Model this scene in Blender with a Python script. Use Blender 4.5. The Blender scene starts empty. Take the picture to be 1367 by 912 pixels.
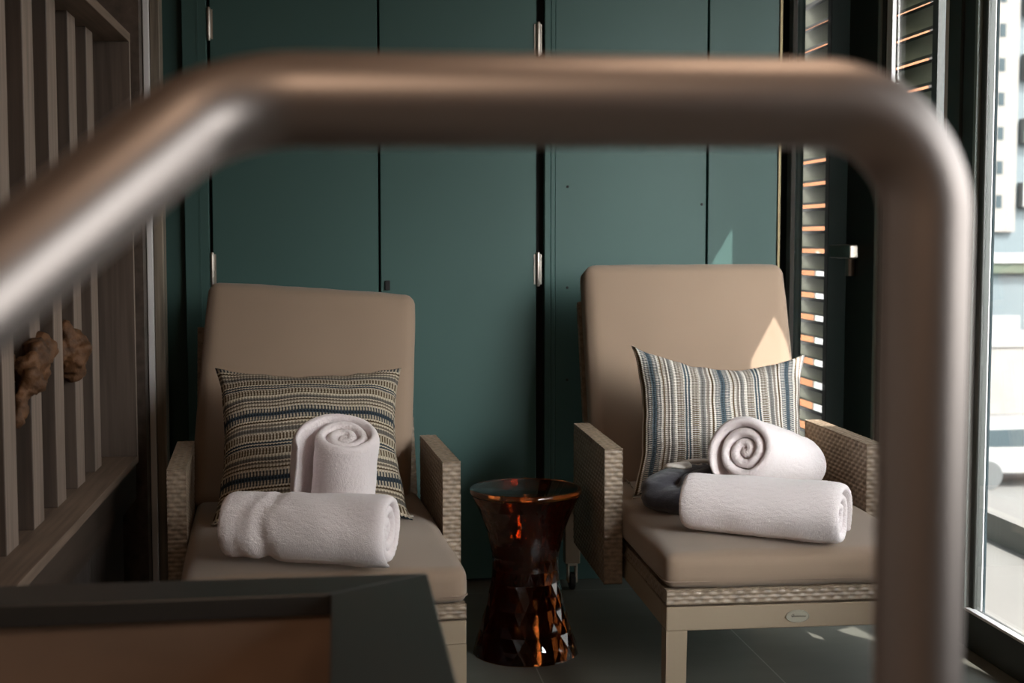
import bpy, bmesh, math, random
import numpy as np
from mathutils import Vector, Matrix, noise as mnoise
from math import sin, cos, tan, atan, pi, radians as R, sqrt, exp

random.seed(4)
SC = bpy.context.scene
COL = SC.collection

# ------------------------------------------------------------------ helpers
class MB:
    """collects shapes and links them as ONE mesh object"""
    def __init__(s):
        s.v = []; s.f = []; s.uv = None
    def add(s, verts, faces):
        o = len(s.v)
        s.v += [tuple(p) for p in verts]
        s.f += [tuple(i + o for i in f) for f in faces]
    def box(s, x0, x1, y0, y1, z0, z1, bev=0.0, seg=2):
        bm = bmesh.new()
        bmesh.ops.create_cube(bm, size=1.0)
        for v in bm.verts:
            v.co = Vector(((x0 + x1) / 2 + v.co.x * (x1 - x0), (y0 + y1) / 2 + v.co.y * (y1 - y0), (z0 + z1) / 2 + v.co.z * (z1 - z0)))
        if bev > 0:
            bmesh.ops.bevel(bm, geom=list(bm.edges), offset=bev, segments=seg, profile=0.5, affect='EDGES')
        s.frombm(bm)
    def frombm(s, bm, M=None):
        bm.verts.index_update()
        s.add([(M @ v.co if M else v.co) for v in bm.verts], [[v.index for v in f.verts] for f in bm.faces])
        bm.free()
    def prism(s, poly, axis, a0, a1):
        """extrude a 2D polygon along axis 'x','y' or 'z'"""
        n = len(poly)
        def P(p, a):
            return {'x': (a, p[0], p[1]), 'y': (p[0], a, p[1]), 'z': (p[0], p[1], a)}[axis]
        vs = [P(p, a0) for p in poly] + [P(p, a1) for p in poly]
        fs = [[i, (i + 1) % n, n + (i + 1) % n, n + i] for i in range(n)] + [list(range(n))[::-1], [n + i for i in range(n)]]
        s.add(vs, fs)
    def tube(s, pts, r, n=16, closed=False):
        pts = [Vector(p) for p in pts]; m = len(pts)
        rr = r if isinstance(r, (list, tuple)) else [r] * m
        t0 = None; rings = []
        up = None
        for i in range(m):
            a = pts[(i - 1) % m] if (closed or i > 0) else pts[i]
            b = pts[(i + 1) % m] if (closed or i < m - 1) else pts[i]
            t = (b - a).normalized()
            if up is None:
                up = Vector((0, 0, 1)) if abs(t.z) < 0.9 else Vector((1, 0, 0))
            u = (up - t * up.dot(t)).normalized(); w = t.cross(u); up = u
            rings.append([pts[i] + (u * cos(2 * pi * k / n) + w * sin(2 * pi * k / n)) * rr[i] for k in range(n)])
        vs = [p for q in rings for p in q]; fs = []
        for i in range(m if closed else m - 1):
            j = (i + 1) % m
            for k in range(n):
                fs.append([i * n + k, i * n + (k + 1) % n, j * n + (k + 1) % n, j * n + k])
        if not closed:
            fs.append(list(range(n))[::-1]); fs.append([(m - 1) * n + k for k in range(n)])
        s.add(vs, fs)
    def lathe(s, prof, n=32, cx=0, cy=0, cz=0, cap=True):
        vs = []; fs = []
        for (r, z) in prof:
            vs += [(cx + r * cos(2 * pi * k / n), cy + r * sin(2 * pi * k / n), cz + z) for k in range(n)]
        for i in range(len(prof) - 1):
            for k in range(n):
                fs.append([i * n + k, i * n + (k + 1) % n, (i + 1) * n + (k + 1) % n, (i + 1) * n + k])
        if cap:
            fs.append(list(range(n))[::-1]); fs.append([(len(prof) - 1) * n + k for k in range(n)])
        s.add(vs, fs)
    def build(s, name, mat, parent=None, smooth=False, loc=None, rot=None, recalc=True):
        me = bpy.data.meshes.new(name)
        me.from_pydata(s.v, [], s.f); me.update()
        if recalc:
            bm = bmesh.new(); bm.from_mesh(me)
            bmesh.ops.recalc_face_normals(bm, faces=list(bm.faces))
            bm.to_mesh(me); bm.free()
        if smooth:
            me.polygons.foreach_set('use_smooth', [True] * len(me.polygons))
        me.materials.append(mat)
        o = bpy.data.objects.new(name, me); COL.objects.link(o)
        if parent: o.parent = parent
        if loc: o.location = loc
        if rot: o.rotation_euler = rot
        return o

def sharp(o, ang=35):
    """smooth shading that keeps edges sharper than ang"""
    me = o.data
    bm = bmesh.new(); bm.from_mesh(me)
    for f in bm.faces: f.smooth = True
    for e in bm.edges:
        e.smooth = not (len(e.link_faces) == 2 and e.calc_face_angle(0) > R(ang))
    bm.to_mesh(me); bm.free()
    return o

def tag(o, label=None, cat=None, group=None, kind=None):
    if label: o['label'] = label
    if cat: o['category'] = cat
    if group: o['group'] = group
    if kind: o['kind'] = kind
    return o

def empty(name, loc=(0, 0, 0), rz=0, sc=1):
    o = bpy.data.objects.new(name, None); COL.objects.link(o)
    o.location = loc; o.rotation_euler = (0, 0, rz); o.scale = (sc,) * 3
    o.empty_display_size = 0.1
    return o

def struct(mb, name, mat, label=None, cat=None, **k):
    o = mb.build(name, mat, **k); o['kind'] = 'structure'
    if label: o['label'] = label
    if cat: o['category'] = cat
    return o

# ------------------------------------------------------------------ materials
def mat(name, col, rough=0.5, metal=0.0, spec=None, bump=None, var=None, coords='Object', sheen=0):
    m = bpy.data.materials.new(name); m.use_nodes = True
    nt = m.node_tree; b = nt.nodes['Principled BSDF']
    b.inputs['Base Color'].default_value = (*col, 1); b.inputs['Roughness'].default_value = rough
    b.inputs['Metallic'].default_value = metal
    if spec is not None: b.inputs['Specular IOR Level'].default_value = spec
    if sheen:
        b.inputs['Sheen Weight'].default_value = sheen; b.inputs['Sheen Roughness'].default_value = 0.6
    tc = nt.nodes.new('ShaderNodeTexCoord'); mp = nt.nodes.new('ShaderNodeMapping')
    nt.links.new(tc.outputs[coords], mp.inputs['Vector'])
    if var:      # (scale3, amount, detail): gentle tone variation
        sc, am, det = var
        mp2 = nt.nodes.new('ShaderNodeMapping'); mp2.inputs['Scale'].default_value = sc
        nt.links.new(tc.outputs[coords], mp2.inputs['Vector'])
        n = nt.nodes.new('ShaderNodeTexNoise'); n.inputs['Scale'].default_value = 1; n.inputs['Detail'].default_value = det
        nt.links.new(mp2.outputs[0], n.inputs['Vector'])
        r = nt.nodes.new('ShaderNodeValToRGB')
        r.color_ramp.elements[0].position = 0.3; r.color_ramp.elements[1].position = 0.7
        r.color_ramp.elements[0].color = (*[c * (1 - am) for c in col], 1)
        r.color_ramp.elements[1].color = (*[min(1, c * (1 + am)) for c in col], 1)
        nt.links.new(n.outputs['Fac'], r.inputs[0]); nt.links.new(r.outputs[0], b.inputs['Base Color'])
    if bump:     # (scale3, strength, distance)
        sc, st, di = bump
        mp.inputs['Scale'].default_value = sc
        n = nt.nodes.new('ShaderNodeTexNoise'); n.inputs['Scale'].default_value = 1; n.inputs['Detail'].default_value = 3
        bp = nt.nodes.new('ShaderNodeBump'); bp.inputs['Strength'].default_value = st; bp.inputs['Distance'].default_value = di
        nt.links.new(mp.outputs[0], n.inputs['Vector']); nt.links.new(n.outputs['Fac'], bp.inputs['Height'])
        nt.links.new(bp.outputs[0], b.inputs['Normal'])
    return m

M = {}
M['teal'] = mat('teal_paint', (0.042, 0.089, 0.081), 0.5, spec=0.3, bump=((60, 60, 60), 0.06, 0.002), var=((1.5, 1.5, 1.0), 0.05, 3))
M['dark'] = mat('dark_gap', (0.008, 0.008, 0.008), 0.8)
M['tan'] = mat('tan_canvas', (0.270, 0.185, 0.128), 0.85, bump=((500, 500, 500), 0.25, 0.0006), var=((3, 3, 3), 0.05, 2), sheen=0.15)
M['tanpipe'] = mat('tan_piping', (0.23, 0.16, 0.115), 0.85)
M['wicker'] = mat('wicker_strand', (0.25, 0.185, 0.132), 0.45, var=((70, 70, 70), 0.28, 2))
M['tanmetal'] = mat('tan_powder_coat', (0.30, 0.225, 0.155), 0.45)
M['steel'] = mat('brushed_steel', (0.60, 0.53, 0.51), 0.45, metal=1.0, bump=((3, 3, 3), 0.02, 0.001))
M['nickel'] = mat('satin_nickel', (0.42, 0.38, 0.34), 0.38, metal=1.0)
M['brass'] = mat('dull_brass', (0.20, 0.155, 0.08), 0.5, metal=0.5)
M['terry'] = mat('white_terry', (0.87, 0.775, 0.775), 0.95, bump=((420, 420, 420), 0.7, 0.0025), sheen=0.3, spec=0.1)
M['charcoal'] = mat('charcoal_fleece', (0.050, 0.046, 0.058), 0.95, bump=((380, 380, 380), 0.7, 0.002), sheen=0.3, spec=0.1)
M['cream'] = mat('cream_cord', (0.78, 0.72, 0.66), 0.8)
M['seam'] = mat('pillow_seam', (0.34, 0.29, 0.23), 0.85)
M['oakdark'] = mat('dark_stained_wood', (0.085, 0.060, 0.047), 0.42, var=((30, 2.2, 30), 0.35, 4), bump=((150, 8, 150), 0.15, 0.001))
M['plinth'] = mat('dark_veneer_front', (0.095, 0.076, 0.068), 0.40, var=((25, 40, 1.5), 0.45, 4))
M['frame'] = mat('dark_bronze_frame', (0.030, 0.032, 0.028), 0.42)
M['greytrim'] = mat('pale_grey_gasket', (0.74, 0.71, 0.71), 0.5)
M['greygreen'] = mat('grey_green_bead', (0.25, 0.29, 0.27), 0.45)
M['louver'] = mat('olive_grey_louvre', (0.33, 0.33, 0.26), 0.6, var=((8, 3, 30), 0.12, 3))
M['cap'] = mat('dark_stone_coping', (0.044, 0.040, 0.037), 0.32, bump=((40, 40, 40), 0.05, 0.001))
M['browntile'] = mat('brown_panel', (0.34, 0.215, 0.15), 0.5, var=((3, 3, 6), 0.25, 3))
M['ceil'] = mat('warm_ceiling', (0.50, 0.30, 0.17), 0.6)
M['wallpaint'] = mat('brown_wall', (0.30, 0.25, 0.21), 0.7)
M['drift'] = mat('driftwood', (0.12, 0.052, 0.020), 0.7, var=((22, 22, 40), 0.6, 5), bump=((45, 45, 45), 0.9, 0.008))
M['cable'] = mat('black_cable', (0.012, 0.012, 0.012), 0.5)
M['caster'] = mat('black_caster', (0.015, 0.015, 0.015), 0.4)
M['castwhite'] = mat('cream_fork', (0.55, 0.48, 0.38), 0.5)
M['badge'] = mat('cast_badge', (0.42, 0.38, 0.30), 0.4, metal=0.5)
M['letter'] = mat('badge_script', (0.10, 0.085, 0.065), 0.6)
M['concrete'] = mat('pale_concrete', (0.145, 0.133, 0.125), 0.9, var=((0.8, 0.8, 0.8), 0.08, 4))
M['asphalt'] = mat('sunlit_street', (0.112, 0.105, 0.10), 0.95, var=((0.15, 0.15, 0.15), 0.12, 4))
M['facade'] = mat('cream_render', (0.15, 0.135, 0.124), 0.9)
M['facade2'] = mat('blue_grey_panels', (0.055, 0.07, 0.078), 0.6)
M['orange'] = mat('orange_brick', (0.2, 0.078, 0.034), 0.9, var=((2, 2, 3), 0.15, 3))
M['white'] = mat('white_paint', (0.175, 0.168, 0.165), 0.6)
M['winglass'] = mat('dark_window_glass', (0.03, 0.04, 0.045), 0.6, spec=0.1)
M['foliage'] = mat('hedge_green', (0.05, 0.058, 0.04), 0.9)
M['tyre'] = mat('tyre', (0.05, 0.05, 0.05), 0.8)

def wood(name, c, axis='z', rough=0.6, amt=0.28):
    sc = {'z': (70, 70, 3), 'y': (70, 3, 70)}[axis]
    return mat(name, c, rough, var=(sc, amt, 4), bump=((160, 160, 8) if axis == 'z' else (160, 8, 160), 0.12, 0.001))
M['oak'] = wood('grey_oak', (0.27, 0.20, 0.16), 'z')
M['oakshelf'] = wood('grey_oak_shelf', (0.215, 0.148, 0.108), 'y')
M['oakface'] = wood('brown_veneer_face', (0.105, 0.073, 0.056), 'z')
M['oakpost'] = wood('weathered_post', (0.20, 0.16, 0.12), 'z', amt=0.45)

def mat_floor():
    m = bpy.data.materials.new('grey_floor_tile'); m.use_nodes = True
    nt = m.node_tree; b = nt.nodes['Principled BSDF']
    tc = nt.nodes.new('ShaderNodeTexCoord'); mp = nt.nodes.new('ShaderNodeMapping')
    mp.inputs['Location'].default_value = (-0.505, -3.08, 0)
    nt.links.new(tc.outputs['Object'], mp.inputs['Vector'])
    br = nt.nodes.new('ShaderNodeTexBrick')
    br.offset = 0; br.inputs['Scale'].default_value = 1
    br.inputs['Brick Width'].default_value = 0.605; br.inputs['Row Height'].default_value = 1.21
    br.inputs['Mortar Size'].default_value = 0.0022; br.inputs['Mortar Smooth'].default_value = 0.2
    br.inputs['Color1'].default_value = (0.145, 0.138, 0.118, 1); br.inputs['Color2'].default_value = (0.155, 0.148, 0.126, 1)
    br.inputs['Mortar'].default_value = (0.32, 0.30, 0.27, 1)
    nt.links.new(mp.outputs[0], br.inputs['Vector'])
    n = nt.nodes.new('ShaderNodeTexNoise'); n.inputs['Scale'].default_value = 1; n.inputs['Detail'].default_value = 5
    mp2 = nt.nodes.new('ShaderNodeMapping'); mp2.inputs['Scale'].default_value = (4, 14, 4)
    nt.links.new(tc.outputs['Object'], mp2.inputs['Vector']); nt.links.new(mp2.outputs[0], n.inputs['Vector'])
    mx = nt.nodes.new('ShaderNodeMix'); mx.data_type = 'RGBA'; mx.blend_type = 'MULTIPLY'
    mx.inputs['Factor'].default_value = 0.55
    nt.links.new(br.outputs['Color'], mx.inputs[6])
    rp = nt.nodes.new('ShaderNodeValToRGB'); rp.color_ramp.elements[0].color = (0.65, 0.65, 0.65, 1); rp.color_ramp.elements[1].color = (1.3, 1.3, 1.3, 1)
    nt.links.new(n.outputs['Fac'], rp.inputs[0]); nt.links.new(rp.outputs[0], mx.inputs[7])
    nt.links.new(mx.outputs[2], b.inputs['Base Color'])
    b.inputs['Roughness'].default_value = 0.42
    return m
M['floor'] = mat_floor()

def mat_glass(name, tint=(0.93, 0.96, 0.95)):
    m = bpy.data.materials.new(name); m.use_nodes = True
    nt = m.node_tree; nt.nodes.clear()
    out = nt.nodes.new('ShaderNodeOutputMaterial'); tr = nt.nodes.new('ShaderNodeBsdfTransparent')
    gl = nt.nodes.new('ShaderNodeBsdfGlossy'); gl.inputs['Roughness'].default_value = 0.02
    ge = nt.nodes.new('ShaderNodeNewGeometry'); dt = nt.nodes.new('ShaderNodeVectorMath'); dt.operation = 'DOT_PRODUCT'
    nt.links.new(ge.outputs['Normal'], dt.inputs[0]); nt.links.new(ge.outputs['Incoming'], dt.inputs[1])
    def mm(op, *a):
        n = nt.nodes.new('ShaderNodeMath'); n.operation = op
        for i, q in enumerate(a):
            if isinstance(q, (int, float)): n.inputs[i].default_value = q
            else: nt.links.new(q, n.inputs[i])
        return n.outputs[0]
    one = mm('SUBTRACT', 1.0, mm('ABSOLUTE', dt.outputs['Value']))     # Schlick reflectance, the same from both sides
    fac = mm('ADD', 0.04, mm('MULTIPLY', 0.90, mm('POWER', one, 5.0)))
    mx = nt.nodes.new('ShaderNodeMixShader')
    tr.inputs['Color'].default_value = (*tint, 1)
    nt.links.new(fac, mx.inputs[0]); nt.links.new(tr.outputs[0], mx.inputs[1]); nt.links.new(gl.outputs[0], mx.inputs[2])
    nt.links.new(mx.outputs[0], out.inputs['Surface'])
    return m
M['glass'] = mat_glass('window_pane_glass')

def mat_amber():
    m = bpy.data.materials.new('amber_polycarbonate'); m.use_nodes = True
    nt = m.node_tree; b = nt.nodes['Principled BSDF']
    b.inputs['Base Color'].default_value = (0.58, 0.14, 0.028, 1)
    b.inputs['Roughness'].default_value = 0.03; b.inputs['IOR'].default_value = 1.55
    b.inputs['Transmission Weight'].default_value = 1.0
    return m
M['amber'] = mat_amber()

# woven stripe: list of (end, colour key, hatched) over one repeat
REP = [(3, 'b', 0), (10, 'h', 1), (13, 'c', 0), (15, 'n', 0), (18, 'c', 0), (21, 'k', 0), (23, 'c', 0), (28, 'g', 0),
       (32, 'c', 0), (41, 'n', 1), (43, 'c', 0), (45.5, 'b', 0), (47, 'c', 0), (49.5, 'b', 0), (52, 'c', 0), (61, 'n', 1),
       (63, 'c', 0), (69, 'g', 0), (71, 'c', 0), (74, 'k', 0), (77, 'c', 0), (79.5, 'n', 0), (82, 'c', 0), (88, 'h', 1), (91, 'b', 0)]
def mat_stripe(name, pal, axis, rep, fine, off):
    """axis 'U' stripes change along u; rep repeats over 0..1; fine = hatch ticks over 0..1"""
    m = bpy.data.materials.new(name); m.use_nodes = True
    nt = m.node_tree; L = nt.links; b = nt.nodes['Principled BSDF']; b.inputs['Roughness'].default_value = 0.9
    b.inputs['Specular IOR Level'].default_value = 0.15
    uv = nt.nodes.new('ShaderNodeUVMap'); uv.uv_map = 'UVMap'
    sp = nt.nodes.new('ShaderNodeSeparateXYZ'); L.new(uv.outputs[0], sp.inputs[0])
    A, B = ('X', 'Y') if axis == 'U' else ('Y', 'X')
    def math_(op, a, c=None):
        n = nt.nodes.new('ShaderNodeMath'); n.operation = op
        for i, q in enumerate((a, c)):
            if q is None: continue
            if isinstance(q, (int, float)): n.inputs[i].default_value = q
            else: L.new(q, n.inputs[i])
        return n.outputs[0]
    # slight wobble of the yarn, twisted look
    tick = math_('MULTIPLY', sp.outputs[B], fine)
    tw = math_('SINE', math_('MULTIPLY', tick, 2 * pi))
    s = math_('ADD', math_('MULTIPLY', sp.outputs[A], rep), off)
    s = math_('ADD', s, math_('MULTIPLY', tw, 0.0035))
    f = math_('FRACT', s)
    def ramp(vals):
        r = nt.nodes.new('ShaderNodeValToRGB'); r.color_ramp.interpolation = 'CONSTANT'
        e = r.color_ramp.elements
        start = 0
        for i, (end, c) in enumerate(vals):
            if i == 0: e[0].position = 0; el = e[0]
            elif i == 1: e[1].position = start / 91; el = e[1]
            else: el = e.new(start / 91)
            el.color = (*c, 1); start = end
        L.new(f, r.inputs[0]); return r.outputs[0]
    col = ramp([(e, pal[k]) for e, k, h in REP])
    hat = ramp([(e, (h, h, h)) for e, k, h in REP])
    sq = math_('GREATER_THAN', math_('FRACT', tick), 0.5)
    fac = math_('MULTIPLY', sq, hat)
    mx = nt.nodes.new('ShaderNodeMix'); mx.data_type = 'RGBA'
    L.new(fac, mx.inputs['Factor']); L.new(col, mx.inputs[6]); mx.inputs[7].default_value = (*pal['c'], 1)
    # rope twist tone
    m2 = nt.nodes.new('ShaderNodeMix'); m2.data_type = 'RGBA'; m2.blend_type = 'MULTIPLY'; m2.inputs['Factor'].default_value = 1
    L.new(mx.outputs[2], m2.inputs[6])
    v = math_('ADD', math_('MULTIPLY', tw, 0.18), 0.90)
    cb = nt.nodes.new('ShaderNodeCombineXYZ')
    for i in range(3): L.new(v, cb.inputs[i])
    L.new(cb.outputs[0], m2.inputs[7])
    L.new(m2.outputs[2], b.inputs['Base Color'])
    bp = nt.nodes.new('ShaderNodeBump'); bp.inputs['Strength'].default_value = 0.5; bp.inputs['Distance'].default_value = 0.0012
    h = math_('ADD', tw, math_('SINE', math_('MULTIPLY', s, 2 * pi * 22)))
    L.new(h, bp.inputs['Height']); L.new(bp.outputs[0], b.inputs['Normal'])
    return m
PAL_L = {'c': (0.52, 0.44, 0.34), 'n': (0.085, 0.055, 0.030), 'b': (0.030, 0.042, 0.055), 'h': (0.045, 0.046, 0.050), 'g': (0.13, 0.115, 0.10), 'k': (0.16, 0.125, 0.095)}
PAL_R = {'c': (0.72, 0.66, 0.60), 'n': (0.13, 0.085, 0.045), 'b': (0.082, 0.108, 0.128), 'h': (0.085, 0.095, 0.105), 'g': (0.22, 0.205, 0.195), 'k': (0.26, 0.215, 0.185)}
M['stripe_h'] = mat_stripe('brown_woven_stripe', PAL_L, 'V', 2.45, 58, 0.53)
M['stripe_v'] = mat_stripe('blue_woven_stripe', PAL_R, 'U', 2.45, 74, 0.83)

# ------------------------------------------------------------------ room shell
WY = 4.43          # face of the teal doors
XR = 1.70          # inner face of the window frames
HC = 2.65          # ceiling
mb = MB(); mb.box(-1.6, XR + 0.10, -3.0, 5.35, -0.12, 0)
struct(mb, 'floor', M['floor'], 'dark grey tiled floor', 'floor')
mb = MB(); mb.box(-1.6, XR + 0.05, -3.0, 5.35, HC, HC + 0.1)
struct(mb, 'ceiling', M['ceil'], 'warm timber ceiling', 'ceiling')
mb = MB(); mb.box(-1.6, -0.95, -3.0, 5.35, 0, HC)
struct(mb, 'wall_left', M['wallpaint'], 'brown wall behind the slatted unit', 'wall')
mb = MB(); mb.box(-0.95, XR, -3.0, -2.9, 0, HC)
struct(mb, 'wall_rear', M['wallpaint'], 'brown wall behind the viewer', 'wall')
# back wall: dark core, teal cladding panels with shadow gaps
mb = MB(); mb.box(-0.95, 1.440, WY + 0.035, 5.30, 0, HC)
mb.box(1.440, XR + 0.1, 5.25, 5.35, 0, HC)
back = struct(mb, 'wall_back', M['dark'], 'dark core of the teal back wall', 'wall')
def panel(parent, name, x0, x1, label=None, y=WY, z0=0.0, z1=HC):
    b_ = MB(); b_.box(x0, x1, y, y + 0.034, z0, z1, 0.0015, 1)
    o = b_.build(name, M['teal'], parent)
    if label: o['label'] = label
    return o
panel(back, 'panel', -0.95, -0.472, y=WY + 0.02)
fix = panel(back, 'panel', 0.698, 1.196)
panel(back, 'panel', 1.203, 1.436)
b_ = MB(); b_.box(1.440, 1.446, WY + 0.01, 5.25, 0, HC); b_.build('side_panel', M['teal'], back)
b_ = MB(); b_.box(1.446, XR + 0.1, 5.235, 5.25, 0, HC); b_.build('end_panel', M['teal'], back)
for (sx, sz) in ((0.738, 1.285), (0.738, 0.96), (0.738, 0.66), (1.182, 1.23)):
    b_ = MB(); b_.lathe([(0.0045, -0.001), (0.0045, 0.0015), (0.003, 0.002)], 10)
    b_.build('screw', M['dark'], fix, loc=(sx, WY - 0.0005, sz), rot=(R(90), 0, 0))
mb = MB(); mb.box(-0.47, -0.395, WY - 0.012, WY + 0.03, 0, HC, 0.002, 1); mb.box(-0.425, -0.420, WY - 0.0135, WY, 0, HC)
struct(mb, 'trim_1', M['teal'], 'teal jamb left of the doors', 'trim')
mb = MB(); mb.box(0.662, 0.682, WY - 0.008, WY + 0.03, 0, HC, 0.002, 1); mb.box(0.683, 0.697, WY - 0.004, WY + 0.03, 0, HC, 0.002, 1)
struct(mb, 'trim_2', M['teal'], 'teal jamb right of the doors', 'trim')
mb = MB(); mb.box(1.437, 1.445, WY - 0.006, WY + 0.012, 0, HC)
struct(mb, 'trim_3', M['brass'], 'thin brass edge strip on the teal wall end', 'trim')
def hinge(parent, x, z0, z1):
    b_ = MB()
    b_.tube([(x, WY - 0.009, z0), (x, WY - 0.009, z0 + 0.007), (x, WY - 0.009, z1 - 0.007), (x, WY - 0.009, z1)], [0.005, 0.0072, 0.0072, 0.005], 14)
    for q in (0.3, 0.7):
        zc = z0 + (z1 - z0) * q
        b_.lathe([(0.0076, -0.001), (0.0076, 0.001)], 14, x, WY - 0.009, zc)
    b_.box(x - 0.012, x + 0.012, WY - 0.004, WY + 0.004, z0 + 0.006, z1 - 0.006)
    return sharp(b_.build('hinge', M['nickel'], parent))
mb = MB(); mb.box(-0.386, 0.130, WY, WY + 0.034, 0.012, HC - 0.01, 0.002, 1)
d1 = struct(mb, 'door_1', M['teal'], 'teal door leaf behind the left lounge chair', 'door')
hinge(d1, -0.388, 1.728, 1.831); hinge(d1, -0.388, 0.969, 1.075)
mb = MB(); mb.box(0.137, 0.636, WY, WY + 0.034, 0.012, HC - 0.01, 0.002, 1)
d2 = struct(mb, 'door_2', M['teal'], 'teal door leaf between the lounge chairs', 'door')
hinge(d2, 0.641, 1.696, 1.805); hinge(d2, 0.641, 0.965, 1.074)
b_ = MB(); b_.box(0.150, 0.166, WY - 0.008, WY + 0.002, 0.955, 0.985, 0.001, 1); b_.build('latch', M['dark'], d2)

# ------------------------------------------------------------------ window wall (plane X = XR)
mb = MB(); mb.box(XR, XR + 0.05, -3.0, 5.35, 2.50, HC)      # lintel
mb.box(XR, XR + 0.10, -3.0, -0.40, 0, 2.50)
struct(mb, 'wall_right', M['frame'], 'dark lintel over the glass doors', 'wall')
def post(b, y0, y1, z0=0.0, z1=2.50, x0=XR, x1=XR + 0.03): b.box(x0, x1, y0, y1, z0, z1, 0.003, 1)
def bead(mat_, parent, y0, y1, z0, z1, x0, x1, nm='bead'):
    b = MB(); b.box(x0, x1, y0, y1, z0, z1, 0.001, 1); return b.build(nm, mat_, parent)
def pane(parent, y0, y1, z0, z1, x=XR + 0.012):
    b = MB(); b.box(x, x + 0.006, y0, y1, z0, z1); return b.build('pane', M['glass'], parent)
# far fixed window beside the teal wall
mb = MB(); post(mb, 5.115, 5.235); mb.box(XR, XR + 0.03, 4.50, 5.115, 0, 0.11); mb.box(XR, XR + 0.03, 4.50, 5.115, 2.42, 2.50)
w1 = struct(mb, 'window_1', M['frame'], 'narrow far window beside the teal wall', 'window')
bead(M['greytrim'], w1, 5.062, 5.112, 0.11, 2.42, XR - 0.006, XR + 0.010)
pane(w1, 4.50, 5.06, 0.11, 2.42)
# middle door leaf with lever handle
mb = MB(); post(mb, 4.335, 4.50); post(mb, 4.175, 4.330, x0=XR - 0.006); post(mb, 3.565, 3.642); post(mb, 3.646, 3.727, x0=XR - 0.006)
mb.box(XR, XR + 0.03, 3.727, 4.175, 0.0, 0.11); mb.box(XR, XR + 0.03, 3.727, 4.175, 2.42, 2.50)
w2 = struct(mb, 'door_3', M['frame'], 'glazed door leaf with lever handle and louvres outside', 'door')
bead(M['greygreen'], w2, 4.205, 4.225, 0.10, 2.50, XR - 0.012, XR + 0.01)
bead(M['greytrim'], w2, 4.130, 4.172, 0.11, 2.42, XR - 0.004, XR + 0.008)
bead(M['greytrim'], w2, 3.728, 3.752, 0.11, 2.42, XR - 0.004, XR + 0.02)
pane(w2, 3.756, 4.125, 0.11, 2.42)
b_ = MB(); b_.box(XR - 0.05, XR - 0.002, 4.395, 4.455, 1.052, 1.100, 0.003, 2)
b_.box(XR - 0.075, XR - 0.045, 4.27, 4.455, 1.055, 1.098, 0.004, 2)
hd = b_.build('door_handle', M['nickel'], w2)
b_ = MB(); b_.tube([(XR - 0.012, 4.425, 0.995), (XR - 0.012, 4.425, 1.052)], 0.017, 18); sharp(b_.build('lock_cylinder', M['nickel'], hd))
# near glass door with open view of the street
mb = MB(); post(mb, 3.518, 3.548, x0=XR + 0.006); mb.box(XR - 0.004, XR + 0.03, 1.95, 3.548, 0.0, 0.108, 0.003, 1)
mb.box(XR, XR + 0.03, 1.95, 3.548, 2.42, 2.50); post(mb, 1.83, 1.95); mb.box(XR, XR + 0.03, 2.90, 2.93, 0, 0.98); mb.box(XR + 0.004, XR + 0.026, 1.95, 2.92, 0.1, 0.98)
w3 = struct(mb, 'door_4', M['frame'], 'near glass door with open view of the street', 'door')
bead(M['greygreen'], w3, 3.548, 3.564, 0.104, 2.42, XR - 0.006, XR + 0.012)
bead(M['greytrim'], w3, 3.60, 3.62, 0.03, 2.50, 1.7535, 1.7725, 'outer_frame')
bead(M['greytrim'], w3, 1.95, 3.54, 0.104, 0.112, XR - 0.008, XR + 0.012)
bead(M['winglass'], w3, 3.598, 3.62, 0.03, 2.50, 1.7725, 1.780, 'gasket')
pane(w3, 1.95, 2.93, 0.98, 2.42); pane(w3, 2.93, 3.518, 0.108, 2.42)
# glazing that runs on towards the viewer
mb = MB(); post(mb, -0.40, -0.30)
mb.box(XR, XR + 0.03, -0.30, 1.83, 0, 0.85); mb.box(XR, XR + 0.03, -0.30, 1.83, 2.0, 2.50)
w4 = struct(mb, 'window_2', M['frame'], 'glazing running towards the viewer', 'window')
pane(w4, -0.30, 1.83, 0.85, 2.0)

# louvred shutters outside
def shutter(y0, y1, label):
    e = empty('louvre_shutter', (1.86, (y0 + y1) / 2, -0.05)); h = (y1 - y0) / 2
    tag(e, label, 'shutter', 'louvred shutters outside the glass doors')
    b = MB()
    for s in (-1, 1): b.box(-0.03, 0.03, s * h - 0.02, s * h + 0.02, 0, 2.60)
    b.box(-0.03, 0.03, -h, h, 0, 0.06); b.box(-0.03, 0.03, -h, h, 2.54, 2.60)
    b.build('shutter_frame', M['frame'], e)
    z = 0.115; me = None
    while z < 2.50:
        if me is None:
            b = MB(); th = 0.0045
            hh = h - 0.02
            pr = [(-0.022, 0.024), (-0.022, 0.034), (-0.016, 0.036), (0.020, -0.022), (0.020, -0.033), (0.014, -0.035), (0.010, -0.026)]
            b.prism(pr, 'y', -hh, hh)
            o = b.build('louvre', M['louver'], e); me = o.data; me.materials.append(M['frame'])
            for i in (0, 1, 3, 4, 5): me.polygons[i].material_index = 1
        else:
            o = bpy.data.objects.new('louvre', me); COL.objects.link(o); o.parent = e
        o.location = (0, 0, z)
        z += 0.0875
    return e
mb = MB(); mb.box(1.83, 1.92, 4.66, 5.03, -0.05, 2.6, 0.004, 1)  # added panel; its colour paints the teal reflection seen in the far glass
struct(mb, 'reflection_panel', mat('teal_reflection', (0.16, 0.24, 0.235), 0.5), 'added panel painted as the teal reflection in the glass between the louvred shutters', 'trim')
shutter(5.05, 5.66, 'grey louvred shutter outside the narrow far window by the teal wall')
shutter(4.12, 4.62, 'grey louvred shutter outside the glazed door with the lever handle')

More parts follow.
